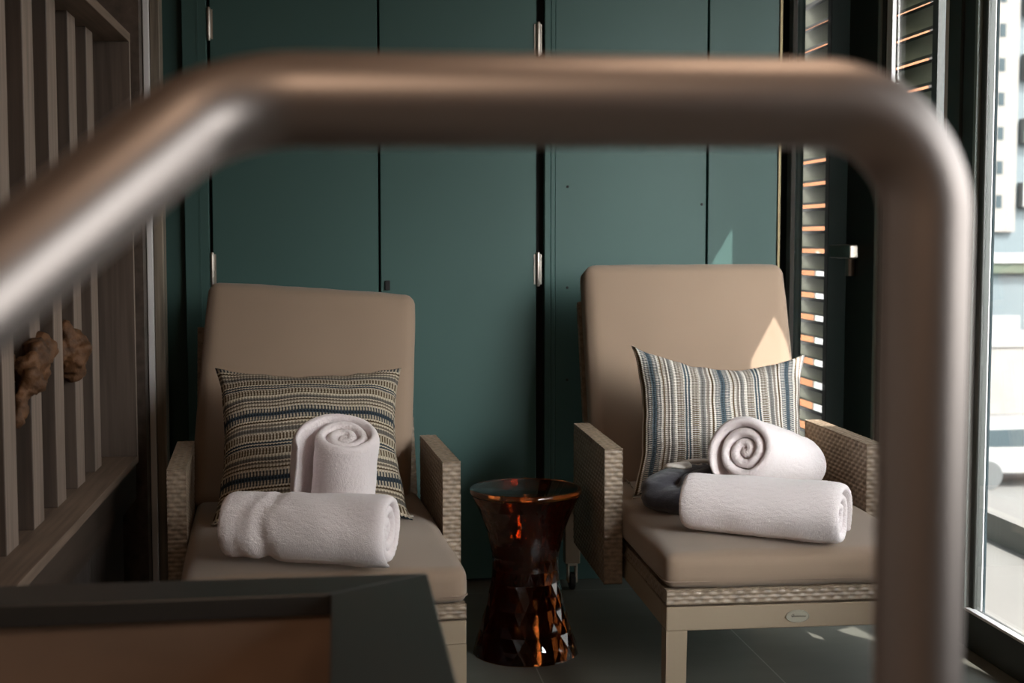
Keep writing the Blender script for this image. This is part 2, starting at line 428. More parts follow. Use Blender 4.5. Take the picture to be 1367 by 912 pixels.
# ------------------------------------------------------------------ slatted unit on the left
unit = empty('slatted_shelf_unit', (-0.60, 2.9, 0))
tag(unit, 'grey oak shelf unit with tall vertical slats along the left wall', 'shelf unit')
def up(b, name, m_, smooth=False, par=unit):
    o = b.build(name, m_, par)
    o.location = -Vector(unit.location) if par is unit else (0, 0, 0)
    return o
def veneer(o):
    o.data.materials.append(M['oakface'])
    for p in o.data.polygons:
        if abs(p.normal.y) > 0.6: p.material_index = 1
b = MB(); b.box(-0.93, -0.56, 1.70, 3.965, 0.488, 0.51, 0.001, 1); up(b, 'shelf', M['oakshelf'])
b = MB(); b.box(-0.93, -0.56, 1.70, 3.965, 1.655, 1.68, 0.001, 1); up(b, 'top_board', M['oakshelf'])
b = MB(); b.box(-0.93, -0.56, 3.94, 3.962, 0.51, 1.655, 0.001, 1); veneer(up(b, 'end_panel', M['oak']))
b = MB(); b.box(-0.945, -0.93, 1.70, 3.965, 0.49, 1.68); up(b, 'back_panel', M['oakdark'])
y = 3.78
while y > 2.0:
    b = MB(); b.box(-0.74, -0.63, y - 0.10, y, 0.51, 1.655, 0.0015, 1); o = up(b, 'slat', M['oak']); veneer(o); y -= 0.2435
b = MB(); b.box(-0.93, -0.575, 1.70, 4.02, 0.375, 0.488, 0.001, 1); up(b, 'fascia', M['oakdark'])
b = MB(); b.box(-0.93, -0.61, 1.70, 3.86, 0.02, 0.372); up(b, 'carcass', M['oakdark'])
for k in range(4):
    y1 = 3.85 - k * 0.52
    b = MB(); b.box(-0.61, -0.588, y1 - 0.515, y1, 0.03, 0.362, 0.0015, 1); up(b, 'drawer_front', M['plinth'])
b = MB(); b.box(-0.612, -0.60, 1.70, 3.86, 0.364, 0.370); up(b, 'pull_channel', M['frame'])

mb = MB(); mb.box(-0.95, -0.558, 4.12, 4.20, 0, HC)
struct(mb, 'trim_4', M['oakdark'], 'dark brown wall return beside the slatted unit', 'trim')
mb = MB(); mb.box(-0.556, -0.538, 4.185, 4.215, 0.0, HC, 0.002, 1)
struct(mb, 'trim_5', M['greytrim'], 'pale metal edge strip on the wall return', 'trim')
mb = MB(); mb.box(-0.537, -0.508, 4.19, 4.26, 0, HC, 0.003, 1)
struct(mb, 'trim_6', M['oakpost'], 'weathered wood post beside the teal wall', 'trim')

# driftwood threaded through the slats
def blob(name, balls, m_, vox, parent=None, amp=0.0, fsc=20.0, seed=0):
    bm = bmesh.new()
    for (c, r, s) in balls:
        ret = bmesh.ops.create_icosphere(bm, subdivisions=3, radius=r)
        for v in ret['verts']:
            v.co = Vector((v.co.x * s[0], v.co.y * s[1], v.co.z * s[2])) + Vector(c)
    b = MB(); b.frombm(bm)
    o = b.build(name, m_, parent, smooth=True)
    md = o.modifiers.new('remesh', 'REMESH'); md.mode = 'VOXEL'; md.voxel_size = vox; md.use_smooth_shade = True
    sm = o.modifiers.new('smooth', 'SMOOTH'); sm.iterations = 6; sm.factor = 0.5
    if amp:
        t = bpy.data.textures.new(name, 'CLOUDS'); t.noise_scale = 1 / fsc; t.noise_depth = 3
        dm = o.modifiers.new('rough', 'DISPLACE'); dm.texture = t; dm.strength = amp; dm.mid_level = 0.5
    return o
dw = empty('driftwood_sculpture', (-0.60, 3.2, 0.86))
tag(dw, 'orange brown driftwood burl threaded between the oak slats', 'driftwood')
bl = []
P = [((-0.602, 3.400, 0.845), 0.055, (.62, .85, 1.05)), ((-0.61, 3.412, 0.805), 0.040, (.7, .8, 0.8)), ((-0.612, 3.375, 0.895), 0.03, (.5, .6, 1.0)),
     ((-0.68, 3.35, 0.85), 0.05, (1, 1, .9)), ((-0.79, 3.24, 0.85), 0.06, (1, 1.6, .9)), ((-0.70, 3.13, 0.85), 0.045, (1, 1.2, .8)),
     ((-0.605, 3.02, 0.880), 0.040, (.8, 1.3, .9)), ((-0.60, 2.96, 0.865), 0.046, (.6, 1, 1.0)), ((-0.60, 2.90, 0.835), 0.046, (.6, .9, 1.0)),
     ((-0.612, 2.87, 0.785), 0.026, (.6, .8, 1.4)), ((-0.612, 2.85, 0.755), 0.013, (.8, .8, 1.8)), ((-0.60, 2.985, 0.83), 0.028, (.7, .8, 1.0)),
     ((-0.70, 2.90, 0.85), 0.045, (1.2, .8, 1))]
P = [((c[0] - 0.022 if c[0] > -0.65 else c[0], c[1], c[2]), r, q) for c, r, q in P]
off = Vector(dw.location)
b = blob('burl', [(Vector(c) - off, r, s) for c, r, s in P], M['drift'], 0.006, dw, 0.036, 34)
b = MB(); b.tube([Vector(p) - off for p in ((-0.645, 2.86, 0.68), (-0.66, 2.875, 0.62), (-0.655, 2.87, 0.56), (-0.68, 2.88, 0.515))], 0.004, 8); b.build('cable', M['cable'], dw, smooth=True)

# ------------------------------------------------------------------ low wall with dark coping in front
lw = empty('low_wall', (-0.2, 1.5, 0)); tag(lw, 'brown low wall with broad dark coping in front of the left chair', 'low wall')
def lwb(b, name, m_):
    o = b.build(name, m_, lw); o.location = -Vector(lw.location); return o
b = MB(); b.prism([(-0.548, 1.553), (-0.012, 1.566), (0.104, 1.650), (-0.548, 1.650)], 'z', 0.684, 0.71)
o = lwb(b, 'rear_coping', M['cap']); bv = o.modifiers.new('bev', 'BEVEL'); bv.width = 0.002; bv.segments = 2
b = MB(); b.prism([(-0.0105, 1.5665), (0.1045, 1.6495), (0.1045, 0.20), (-0.0105, 0.20)], 'z', 0.684, 0.71)
o = lwb(b, 'side_coping', M['cap']); bv = o.modifiers.new('bev', 'BEVEL'); bv.width = 0.002; bv.segments = 2
b = MB(); b.box(-0.548, 0.085, 1.575, 1.635, 0, 0.684); lwb(b, 'rear_panel', M['browntile'])
b = MB(); b.box(0.01, 0.085, 0.2, 1.575, 0, 0.684); lwb(b, 'side_panel', M['browntile'])

# ------------------------------------------------------------------ handrail close to the lens
def arc(c, a, bb, r, n, normal=None):
    """fillet at corner c between directions to a and bb"""
    c = Vector(c); d1 = (Vector(a) - c).normalized(); d2 = (Vector(bb) - c).normalized()
    ang = d1.angle(d2); t = r / tan(ang / 2)
    ctr = c + (d1 + d2).normalized() * (r / sin(ang / 2))
    p0 = c + d1 * t; p1 = c + d2 * t
    v0 = p0 - ctr; v1 = p1 - ctr; w = v0.angle(v1)
    return [ctr + (v0 * sin((1 - k / n) * w) + v1 * sin(k / n * w)) / sin(w) for k in range(n + 1)]
hr = empty('handrail', (0.327, 0.74, 0)); tag(hr, 'brushed steel bent tube handrail close up in front of everything', 'handrail')
RY = 0.74
A0 = Vector((0.327, RY, 0)); A1 = Vector((0.325, RY, 1.1855)); A2 = Vector((-0.060, RY, 1.1835)); A3 = Vector((-0.235, 0.50, 1.000)); A4 = Vector((-0.30, 0.42, 0.0))
pth = [A0, Vector((0.327, RY, 0.6))] + arc(A1, A0, A2, 0.062, 20) + arc(A2, A1, A3, 0.075, 14) + arc(A3, A2, A4, 0.08, 12) + [A4]
b = MB(); b.tube([p - A0 for p in pth], 0.0248, 40); b.build('tube', M['steel'], hr, smooth=True)
for p in (A0, A4):
    b = MB(); q = p - A0; b.lathe([(0.045, 0), (0.045, 0.006), (0.040, 0.009), (0.028, 0.010)], 32, q.x, q.y, q.z); sharp(b.build('floor_flange', M['steel'], hr))

# ------------------------------------------------------------------ lounge chairs
def weave_grid(org, du, dv, lu, lv, nrm, p=0.0115, q=0.016, amp=0.0040, step=0.0026, rows='v'):
    """one woven face: strands run along u, stacked along v (or reversed)"""
    nu = max(2, int(lu / step)); nv = max(2, int(lv / step))
    a = np.linspace(0, lu, nu + 1); c = np.linspace(0, lv, nv + 1)
    Aa, C = np.meshgrid(a, c, indexing='ij')
    S, T = (Aa, C) if rows == 'v' else (C, Aa)
    row = np.floor(T / p)
    prof = np.sqrt(np.abs(np.sin(pi * T / p)))
    h = amp * prof * (0.42 + 0.58 * (0.5 + 0.5 * np.sin(2 * pi * S / (2 * q) + pi * row)))
    org, du, dv, nrm = [np.array(z, float) for z in (org, du, dv, nrm)]
    V = org + Aa[..., None] * du + C[..., None] * dv + (h - amp * 0.8)[..., None] * nrm
    idx = np.arange((nu + 1) * (nv + 1)).reshape(nu + 1, nv + 1)
    F = np.stack([idx[:-1, :-1], idx[1:, :-1], idx[1:, 1:], idx[:-1, 1:]], -1).reshape(-1, 4)
    return V.reshape(-1, 3), F
def woven_box(name, x0, x1, y0, y1, z0, z1, parent, faces='xXyYzZ', loc=None, rot=None, m_=None, **k):
    Vs = []; Fs = []; n = 0
    X, Y, Z = x1 - x0, y1 - y0, z1 - z0
    spec = {'x': ((x0, y0, z0), (0, 1, 0), (0, 0, 1), Y, Z, (-1, 0, 0)), 'X': ((x1, y0, z0), (0, 1, 0), (0, 0, 1), Y, Z, (1, 0, 0)),
            'y': ((x0, y0, z0), (1, 0, 0), (0, 0, 1), X, Z, (0, -1, 0)), 'Y': ((x0, y1, z0), (1, 0, 0), (0, 0, 1), X, Z, (0, 1, 0)),
            'z': ((x0, y0, z0), (1, 0, 0), (0, 1, 0), X, Y, (0, 0, -1)), 'Z': ((x0, y0, z1), (1, 0, 0), (0, 1, 0), X, Y, (0, 0, 1))}
    for c in faces:
        V, F = weave_grid(*spec[c], **k); Vs.append(V); Fs.append(F + n); n += len(V)
    e = 0.0035
    core = np.array([(x, y, z) for x in (x0 + e, x1 - e) for y in (y0 + e, y1 - e) for z in (z0 + e, z1 - e)])
    cf = np.array([(0, 1, 3, 2), (4, 6, 7, 5), (0, 4, 5, 1), (2, 3, 7, 6), (0, 2, 6, 4), (1, 5, 7, 3)]) + n
    Vs.append(core); Fs.append(cf)
    V = np.concatenate(Vs); F = np.concatenate(Fs)
    me = bpy.data.meshes.new(name)
    me.vertices.add(len(V)); me.vertices.foreach_set('co', V.astype('f4').ravel())
    me.loops.add(F.size); me.loops.foreach_set('vertex_index', F.astype('i4').ravel())
    me.polygons.add(len(F)); me.polygons.foreach_set('loop_start', np.arange(0, F.size, 4, dtype='i4'))
    me.polygons.foreach_set('use_smooth', np.ones(len(F), bool))
    me.update(calc_edges=True); me.validate()
    me.materials.append(m_ or M['wicker'])
    o = bpy.data.objects.new(name, me); COL.objects.link(o); o.parent = parent
    if loc: o.location = loc
    if rot: o.rotation_euler = rot
    return o

def cushion_mesh(w, h, t, r, bulge, nx=40, ny=40, nz=8, seed=0, wrinkle=0.003):
    """rounded box cushion, x width, y height, z thickness, centred"""
    bm = bmesh.new()
    def face(n1, n2, fn):
        vs = [[bm.verts.new(fn(2 * i / n1 - 1, 2 * j / n2 - 1)) for j in range(n2 + 1)] for i in range(n1 + 1)]
        for i in range(n1):
            for j in range(n2): bm.faces.new((vs[i][j], vs[i + 1][j], vs[i + 1][j + 1], vs[i][j + 1]))
    for s in (-1, 1):
        face(nx, ny, lambda a, c, s=s: (a, c, s)); face(nx, nz, lambda a, c, s=s: (a, s, c)); face(ny, nz, lambda a, c, s=s: (s, a, c))
    bmesh.ops.remove_doubles(bm, verts=bm.verts, dist=1e-5)
    H = Vector((w / 2, h / 2, t / 2))
    for v in bm.verts:
        u = v.co.copy()
        p = Vector((u.x * H.x, u.y * H.y, u.z * H.z))
        q = Vector((max(-H.x + r, min(H.x - r, p.x)), max(-H.y + r, min(H.y - r, p.y)), max(-H.z + r, min(H.z - r, p.z))))
        d = p - q
        p = q + d.normalized() * r if d.length > 1e-7 else p
        f = (1 - abs(u.x) ** 3) * (1 - abs(u.y) ** 3)
        p.z += u.z * bulge * f
        e = (1 - u.z * u.z)
        p.x += u.x * 0.006 * e * (1 - abs(u.y) ** 4); p.y += u.y * 0.006 * e * (1 - abs(u.x) ** 4)
        n = mnoise.noise(Vector((u.x * 2.4 + seed, u.y * 2.4, u.z * 1.5)))
        n2 = mnoise.noise(Vector((u.x * 9 + seed, u.y * 4, u.z * 3 + 7)))
        edge = max(abs(u.x), abs(u.y)) ** 6
        p += Vector((0.3, 0.3, 1)) * (n * wrinkle + n2 * wrinkle * 0.55 * edge)
        v.co = p
    bmesh.ops.recalc_face_normals(bm, faces=list(bm.faces))
    b = MB(); b.frombm(bm); return b
def rrect(w, h, r, z, n=8):
    pts = []
    for cx, cy, a0 in ((w / 2 - r, h / 2 - r, 0), (-w / 2 + r, h / 2 - r, 90), (-w / 2 + r, -h / 2 + r, 180), (w / 2 - r, -h / 2 + r, 270)):
        for k in range(n + 1):
            a = R(a0 + 90 * k / n); pts.append((cx + r * cos(a), cy + r * sin(a), z))
    return pts

HW = 0.321; AT = 0.047
def make_chair(loc, yaw, sc, recline, pivot, roll, sz, label):
    ch = empty('lounge_chair', loc, yaw, sc)
    tag(ch, label, 'lounge chair', 'wicker lounge chairs')
    for s, nm in ((-1, 'armrest'), (1, 'armrest')):
        x0, x1 = (HW, HW + AT) if s > 0 else (-HW - AT, -HW)
        woven_box(nm, x0, x1, 0.47, 0.97, 0.235, 0.585, ch)
    woven_box('seat_frame', -0.312, 0.312, 0.004, 1.06, 0.302, 0.337, ch, p=0.0095)
    b = MB()
    b.box(-0.312, 0.312, 0.006, 0.05, 0.244, 0.298, 0.002, 1)
    for s in (-1, 1): b.box(s * 0.29 - 0.022, s * 0.29 + 0.022, 0.05, 1.38, 0.244, 0.300, 0.002, 1)
    b.box(-0.29, 0.29, 1.34, 1.38, 0.244, 0.300, 0.002, 1)
    b.build('base_rail', M['tanmetal'], ch)
    for s in (-1, 1):
        b = MB()
        xo = s * 0.312; xi = s * 0.264
        b.prism([(xo, 0.244), (xi, 0.244), (s * 0.268, 0.0), (xo, 0.0)] if s > 0 else [(xi, 0.244), (xo, 0.244), (xo, 0.0), (s * 0.268, 0.0)], 'y', 0.006, 0.052)
        b.build('leg', M['tanmetal'], ch)
        b = MB(); b.box(s * 0.312 - 0.024, s * 0.312 + 0.024, 1.335, 1.38, 0.085, 0.25, 0.002, 1)
        lg = b.build('leg', M['tanmetal'], ch)
        b = MB(); x = s * 0.312
        for q in (-1, 1): b.box(x + q * 0.013 - 0.003, x + q * 0.013 + 0.003, 1.335, 1.37, 0.025, 0.086, 0.001, 1)
        b.box(x - 0.016, x + 0.016, 1.335, 1.38, 0.078, 0.088, 0.002, 1)
        b.build('caster_fork', M['castwhite'], lg)
        b = MB(); b.lathe([(0.012, -0.010), (0.022, -0.010), (0.0275, -0.006), (0.0275, 0.006), (0.022, 0.010), (0.012, 0.010)], 24)
        sharp(b.build('caster_wheel', M['caster'], lg, loc=(x, 1.348, 0.0275), rot=(0, R(90), 0)))
    # badge on the front rail
    b = MB(); n = 32
    def el(a, z, k): return [(0.0275 * k * cos(2 * pi * i / n), 0.0145 * k * sin(2 * pi * i / n), z) for i in range(n)]
    vs = el(0, 0, 1) + el(0, 0.002, 1) + el(0, 0.0028, 0.95) + el(0, 0.0020, 0.90)
    fs = [[j * n + i, j * n + (i + 1) % n, (j + 1) * n + (i + 1) % n, (j + 1) * n + i] for j in range(3) for i in range(n)] + [[3 * n + i for i in range(n)], list(range(n))[::-1]]
    b.add(vs, fs)
    bd = b.build('badge', M['badge'], ch, loc=(-0.012, 0.006, 0.270), rot=(R(90), 0, 0))
    b = MB()
    b.tube([(-0.0135, 0.0025, 0.0022), (-0.0115, 0.0052, 0.0022), (-0.0085, 0.0052, 0.0022), (-0.0095, 0.0015, 0.0022), (-0.012, -0.0022, 0.0022)], 0.0007, 6)
    sq = [(-0.0145 + 0.0335 * k / 48, 0.0002 + 0.0016 * sin(k * 1.35) * (0.7 + 0.3 * sin(k * 0.7)) - 0.0006 * k / 48, 0.0022) for k in range(49)]
    b.tube(sq, 0.0007, 6)
    b.build('lettering', M['letter'], bd)
    # cushions
    b = cushion_mesh(0.628, 0.985, 0.080, 0.022, 0.012, 40, 50, 8, 1.3)
    o = b.build('seat_cushion', M['tan'], ch, smooth=True, loc=(0, 0.4925, 0.378))
    b = MB(); b.tube(rrect(0.630, 0.987, 0.022, -0.022), 0.0022, 8, True); b.build('piping', M['tanpipe'], o, smooth=True)
    T = 0.10; Hh = 0.69
    bk = empty('backrest', (0, pivot, 0.39), 0); bk.parent = ch; bk.rotation_euler = (R(90) - recline, 0, 0)
    # local: x width, y up the back, z towards the sitter (-Y of the chair)
    bf = woven_box('back_panel', -0.318, 0.318, 0.0, 0.60, -T - 0.034, -T - 0.004, ch)
    bk.matrix_parent_inverse = Matrix.Identity(4)
    L = Matrix.Translation((0, pivot, 0.392)) @ Matrix.Rotation(R(90) - recline, 4, 'X')
    bf.matrix_local = L
    bpy.data.objects.remove(bk)
    b = cushion_mesh(0.615, Hh, T, 0.030, 0.014, 44, 48, 8, sz)
    o = b.build('back_cushion', M['tan'], ch, smooth=True)
    o.matrix_local = L @ Matrix.Translation((0, Hh / 2, -T / 2)) @ Matrix.Rotation(roll, 4, 'Z')
    b = MB(); b.tube(rrect(0.617, Hh + 0.002, 0.030, -T / 2 + 0.020), 0.0022, 8, True); b.build('piping', M['tanpipe'], o, smooth=True)
    return ch, L
chR, LR = make_chair((1.030, 2.95, 0), R(-0.7), 1.0, R(19), 0.918, R(0.3), 2.0, 'tan wicker lounge chair by the window with blue striped pillow')
chL, LL = make_chair((-0.029, 2.925, 0), R(3.3), 0.965, R(25), 0.89, R(-4.5), 5.0, 'tan wicker lounge chair by the slatted unit with brown striped pillow')

# ------------------------------------------------------------------ pillows
def pillow(name, w, h, t, m_, label, base, yaw, lean, roll, dip, seed, sagx=0.0):
    n = 56; bm = bmesh.new(); uvl = bm.loops.layers.uv.new('UVMap'); uvd = {}
    def S(u, v, side):
        e = 0.085
        x = w / 2 * u * (1 - e * (1 - v * v) ** 1.0 * abs(u) ** 2); yy = h / 2 * v * (1 - e * (1 - u * u) * abs(v) ** 2)
        f = max(0, (1 - u ** 2) * (1 - v ** 2)) ** 0.46
        z = side * t / 2 * f
        ear = (abs(u) * abs(v)) ** 7; x += 0.009 * ear * u; yy += 0.009 * ear * v
        if v > 0: yy -= dip * (1 - u * u) ** 1.5 * v ** 1.5
        z += side * f * 0.010 * mnoise.noise(Vector((u * 2.2 + seed, v * 2.2, side)))
        # puckers that run in from the corners and the seams
        ed = max(abs(u), abs(v)) ** 5
        z += ed * 0.010 * mnoise.noise(Vector((u * 6 + seed, v * 6, 3.3)))
        yy += 0.004 * mnoise.noise(Vector((u * 3 + seed, v * 2, 9))); x += 0.004 * mnoise.noise(Vector((u * 2 + seed, v * 3, 4)))
        return Vector((x, yy + h / 2, z))
    rim = {}
    def vert(i, j, side):
        edge = i in (0, n) or j in (0, n)
        if edge:
            if (i, j) not in rim: rim[(i, j)] = bm.verts.new(S(2 * i / n - 1, 2 * j / n - 1, 1))
            return rim[(i, j)]
        return bm.verts.new(S(2 * i / n - 1, 2 * j / n - 1, side))
    for side in (1, -1):
        g = [[vert(i, j, side) for j in range(n + 1)] for i in range(n + 1)]
        for i in range(n):
            for j in range(n):
                c = [(i, j), (i + 1, j), (i + 1, j + 1), (i, j + 1)]
                if side < 0: c = c[::-1]
                try: f = bm.faces.new([g[a][d] for a, d in c])
                except ValueError: continue
                f.smooth = True
                for lp, (a, d) in zip(f.loops, c): lp[uvl].uv = (a / n, d / n)
    me = bpy.data.meshes.new('cover'); bm.to_mesh(me); bm.free(); me.materials.append(m_)
    root = empty(name, base, yaw); tag(root, label, 'pillow', 'striped pillows')
    o = bpy.data.objects.new('cover', me); COL.objects.link(o); o.parent = root
    o.rotation_euler = Matrix.Rotation(R(90) - lean, 4, 'X').to_euler()
    o.matrix_local = Matrix.Rotation(R(90) - lean, 4, 'X') @ Matrix.Rotation(roll, 4, 'Z')
    rp = [S(u, -1, 1) for u in np.linspace(-1, 1, 40)] + [S(1, v, 1) for v in np.linspace(-1, 1, 40)[1:]] + [S(u, 1, 1) for u in np.linspace(1, -1, 40)[1:]] + [S(-1, v, 1) for v in np.linspace(1, -1, 40)[1:-1]]
    b = MB(); b.tube(rp, 0.0022, 8, True)
    pp = b.build('piping', M['seam'], root, smooth=True); pp.matrix_local = o.matrix_local.copy()
    return root
pillow('striped_pillow', 0.48, 0.46, 0.165, M['stripe_h'], 'brown and cream pillow with horizontal stripes on the left chair', (-0.066, 3.445, 0.416), R(3), R(41), R(-0.6), 0.012, 1.7)
pillow('striped_pillow', 0.475, 0.42, 0.165, M['stripe_v'], 'blue and cream pillow with vertical stripes on the right chair', (1.022, 3.575, 0.424), R(-3), R(27), R(-3.4), 0.040, 6.1)

# ------------------------------------------------------------------ towels
def roll_mesh(L, Rr, turns, phase, ccw=1, creases=(), seed=0, flat=0.93, flare=None, endsoft=0.014, taper=0.0, sink=(0.004, 0.004), nt=44):
    """rolled cloth, axis along x, centred. flare(th_norm)->extra radius near the outer end"""
    N = int(turns * nt); pitch = (Rr - 0.006) / turns; th = pitch * 0.985
    J = 22; b = MB(); rows = []
    for j in range(J + 1):
        s = 2 * j / J - 1; s = (abs(s) ** 0.75) * (1 if s > 0 else -1)
        row = []
        for side in (1, -1):
            for i in range(N + 1):
                f = i / N; a = f * turns * 2 * pi
                r = 0.006 + (Rr - 0.006) * f - th / 2 * 0 - pitch / 2
                r = max(0.003, r)
                de = (1 - abs(s)) * L / 2                       # distance from the end
                tw = th / 2
                if de < endsoft: tw *= sqrt(max(0.0, 1 - (1 - de / endsoft) ** 2)) * 0.5 + 0.5
                rr = r + side * tw
                if f > 0.95: rr = r + side * tw * (1 - 0.75 * ((f - 0.95) / 0.05) ** 2)
                if flare: rr += flare(f, s)
                ang = phase + ccw * (a - turns * 2 * pi)
                rr *= 1 + taper * s
                rr *= 1 + 0.05 * mnoise.noise(Vector((cos(ang) * 1.3 + seed, sin(ang) * 1.3, a * 0.06 + s * 0.6)))
                for (s0, k, w_, am) in creases:
                    g = (s - s0 - k * sin(ang + seed)) / w_
                    rr *= 1 + am * exp(-g * g) * (0.4 + 0.6 * f)
                y_ = rr * cos(ang); z_ = rr * sin(ang)
                x_ = s * L / 2
                sk = sink[1] if s > 0 else sink[0]
                if abs(s) > 0.7:
                    wgt = (abs(s) - 0.7) / 0.3
                    x_ -= (1 if s > 0 else -1) * wgt * (sk * 3 * (1 - f) + 0.004 * mnoise.noise(Vector((a * 0.7, seed, s))))
                lump = mnoise.noise(Vector((x_ * 14 + seed, y_ * 14, z_ * 14)))
                y_ += 0.004 * lump; z_ += 0.004 * mnoise.noise(Vector((x_ * 12, y_ * 12 + seed, z_ * 12)))
                if z_ < -Rr * flat: z_ = -Rr * flat + (z_ + Rr * flat) * 0.15
                row.append((x_, y_, z_))
        rows.append(row)
    n = 2 * (N + 1)
    vs = [p for r_ in rows for p in r_]; fs = []
    loop = list(range(N + 1)) + [N + 1 + i for i in range(N, -1, -1)]
    for j in range(J):
        for q in range(n):
            a, c = loop[q], loop[(q + 1) % n]
            fs.append([j * n + a, j * n + c, (j + 1) * n + c, (j + 1) * n + a])
    for j in (0, J):
        for i in range(N):
            fs.append([j * n + i, j * n + i + 1, j * n + N + 1 + i + 1, j * n + N + 1 + i])
    b.add(vs, fs); return b
TEX = {}
def fuzzy(o, lv=2, st=0.0034, sc=0.0042):
    sb = o.modifiers.new('sub', 'SUBSURF'); sb.levels = lv; sb.render_levels = lv
    k = sc
    if k not in TEX:
        t = bpy.data.textures.new('pile', 'CLOUDS'); t.noise_scale = sc; t.noise_depth = 2; TEX[k] = t
    d = o.modifiers.new('pile', 'DISPLACE'); d.texture = TEX[k]; d.strength = st; d.mid_level = 0.5
def place(o, c, axis, spin=0.0):
    """put the local x axis along 'axis' with z kept as upright as possible"""
    x = Vector(axis).normalized(); up_ = Vector((0, 0, 1)) if abs(x.z) < 0.8 else Vector((0, -1, 0))
    y = up_.cross(x).normalized(); z = x.cross(y)
    Mx = Matrix((x, y, z)).transposed().to_4x4()
    o.matrix_world = Matrix.Translation(c) @ Mx @ Matrix.Rotation(spin, 4, 'X')
    return o
GT = 'rolled white towels on the chairs'
# left chair, lying in front
o = roll_mesh(0.375, 0.085, 3.6, R(250), 1, creases=((-0.40, 0.08, 0.05, -0.16), (-0.14, 0.24, 0.03, -0.08), (-0.66, 0.12, 0.05, -0.06), (0.25, -0.25, 0.05, -0.02)), seed=1.0, taper=0.03, sink=(0.0, 0.006), endsoft=0.02).build('rolled_towel', M['terry'], smooth=True)
tag(o, 'creased white rolled towel lying on the left chair before a standing roll', 'towel', GT); place(o, (-0.062, 3.00, 0.490), (0.93, -0.33, 0)); fuzzy(o)
# left chair, standing against the pillow, outer edge peeling away to the left
fl = lambda f, s: 0.040 * max(0, (f - 0.90) / 0.10) ** 1.5
o = roll_mesh(0.275, 0.096, 3.5, R(35), 1, creases=(), seed=3.0, flare=fl, endsoft=0.024, taper=-0.02, sink=(0.0, 0.006)).build('rolled_towel', M['terry'], smooth=True)
tag(o, 'white rolled towel standing on end against the brown striped pillow', 'towel', GT); place(o, (0.006, 3.215, 0.553), (0.06, -0.42, 0.91)); fuzzy(o)
# right chair, lower roll with its spiral end to the right
fl3 = lambda f, s: 0.012 * max(0, (f - 0.84) / 0.16) ** 2
o = roll_mesh(0.375, 0.080, 3.5, R(-35), -1, seed=5.0, flare=fl3, endsoft=0.026, taper=0.03, sink=(0.0, 0.006)).build('rolled_towel', M['terry'], smooth=True)
tag(o, 'white rolled towel lying flat on the right chair with spiral end facing window', 'towel', GT); place(o, (0.972, 3.065, 0.492), (0.84, -0.54, 0)); fuzzy(o)
# right chair, upper roll leaning over it with its spiral end to the front
fl2 = lambda f, s: 0.016 * max(0, (f - 0.86) / 0.14) ** 2
o = roll_mesh(0.40, 0.094, 3.4, R(-60), -1, seed=7.0, flare=fl2, endsoft=0.026, taper=-0.02, sink=(0.006, 0.0)).build('rolled_towel', M['terry'], smooth=True)
tag(o, 'white rolled towel propped across another roll beside the blue striped pillow', 'towel', GT); place(o, (1.104, 3.415, 0.551), (0.62, 0.72, -0.25)); fuzzy(o)

# charcoal folded bundle
bun = empty('folded_robe', (0.868, 3.40, 0.418)); tag(bun, 'charcoal grey folded robe with cream cord between pillow and white rolls', 'robe')
ro_ = Vector((0.885, 3.40, 0.418)); bl = []
def sweep(pts, rads, sq):
    for (p0, r0), (p1, r1) in zip(list(zip(pts, rads))[:-1], list(zip(pts, rads))[1:]):
        for k in range(5):
            f = k / 5; p = Vector(p0).lerp(Vector(p1), f) - ro_; bl.append((p, r0 + (r1 - r0) * f, sq))
sweep([(0.815, 3.40, 0.462), (0.87, 3.36, 0.460), (0.93, 3.345, 0.458), (1.0, 3.37, 0.458)], [0.040, 0.046, 0.042, 0.035], (1, 1.1, .80))
sweep([(0.815, 3.42, 0.485), (0.86, 3.44, 0.500), (0.93, 3.46, 0.503), (1.02, 3.48, 0.50)], [0.036, 0.040, 0.040, 0.035], (1, 1.3, .75))
sweep([(0.865, 3.335, 0.470), (0.895, 3.37, 0.505), (0.945, 3.39, 0.516), (1.02, 3.42, 0.51)], [0.022, 0.026, 0.027, 0.025], (1, 1.1, .9))
o = blob('cloth', bl, M['charcoal'], 0.0055, bun, 0.006, 45)
o.modifiers['smooth'].iterations = 3
t = bpy.data.textures.new('fleece', 'CLOUDS'); t.noise_scale = 0.004; dm = o.modifiers.new('pile', 'DISPLACE'); dm.texture = t; dm.strength = 0.003
b = MB()
pts = [(-0.002 + 0.030 * cos(t), 0.05 + 0.018 * sin(t), 0.1155 + 0.003 * sin(2 * t)) for t in np.linspace(0, 2 * pi, 30)[:-1]]
b.tube(pts, 0.0055, 10, True)
b.tube([(-0.002, 0.066, 0.117), (0.03, 0.075, 0.122), (0.07, 0.072, 0.124), (0.11, 0.062, 0.120)], 0.006, 10)
b.tube([(-0.030, 0.05, 0.1145), (0.0, 0.05, 0.1165), (0.026, 0.054, 0.1165)], 0.009, 10)
b.build('cord', M['cream'], bun, smooth=True)

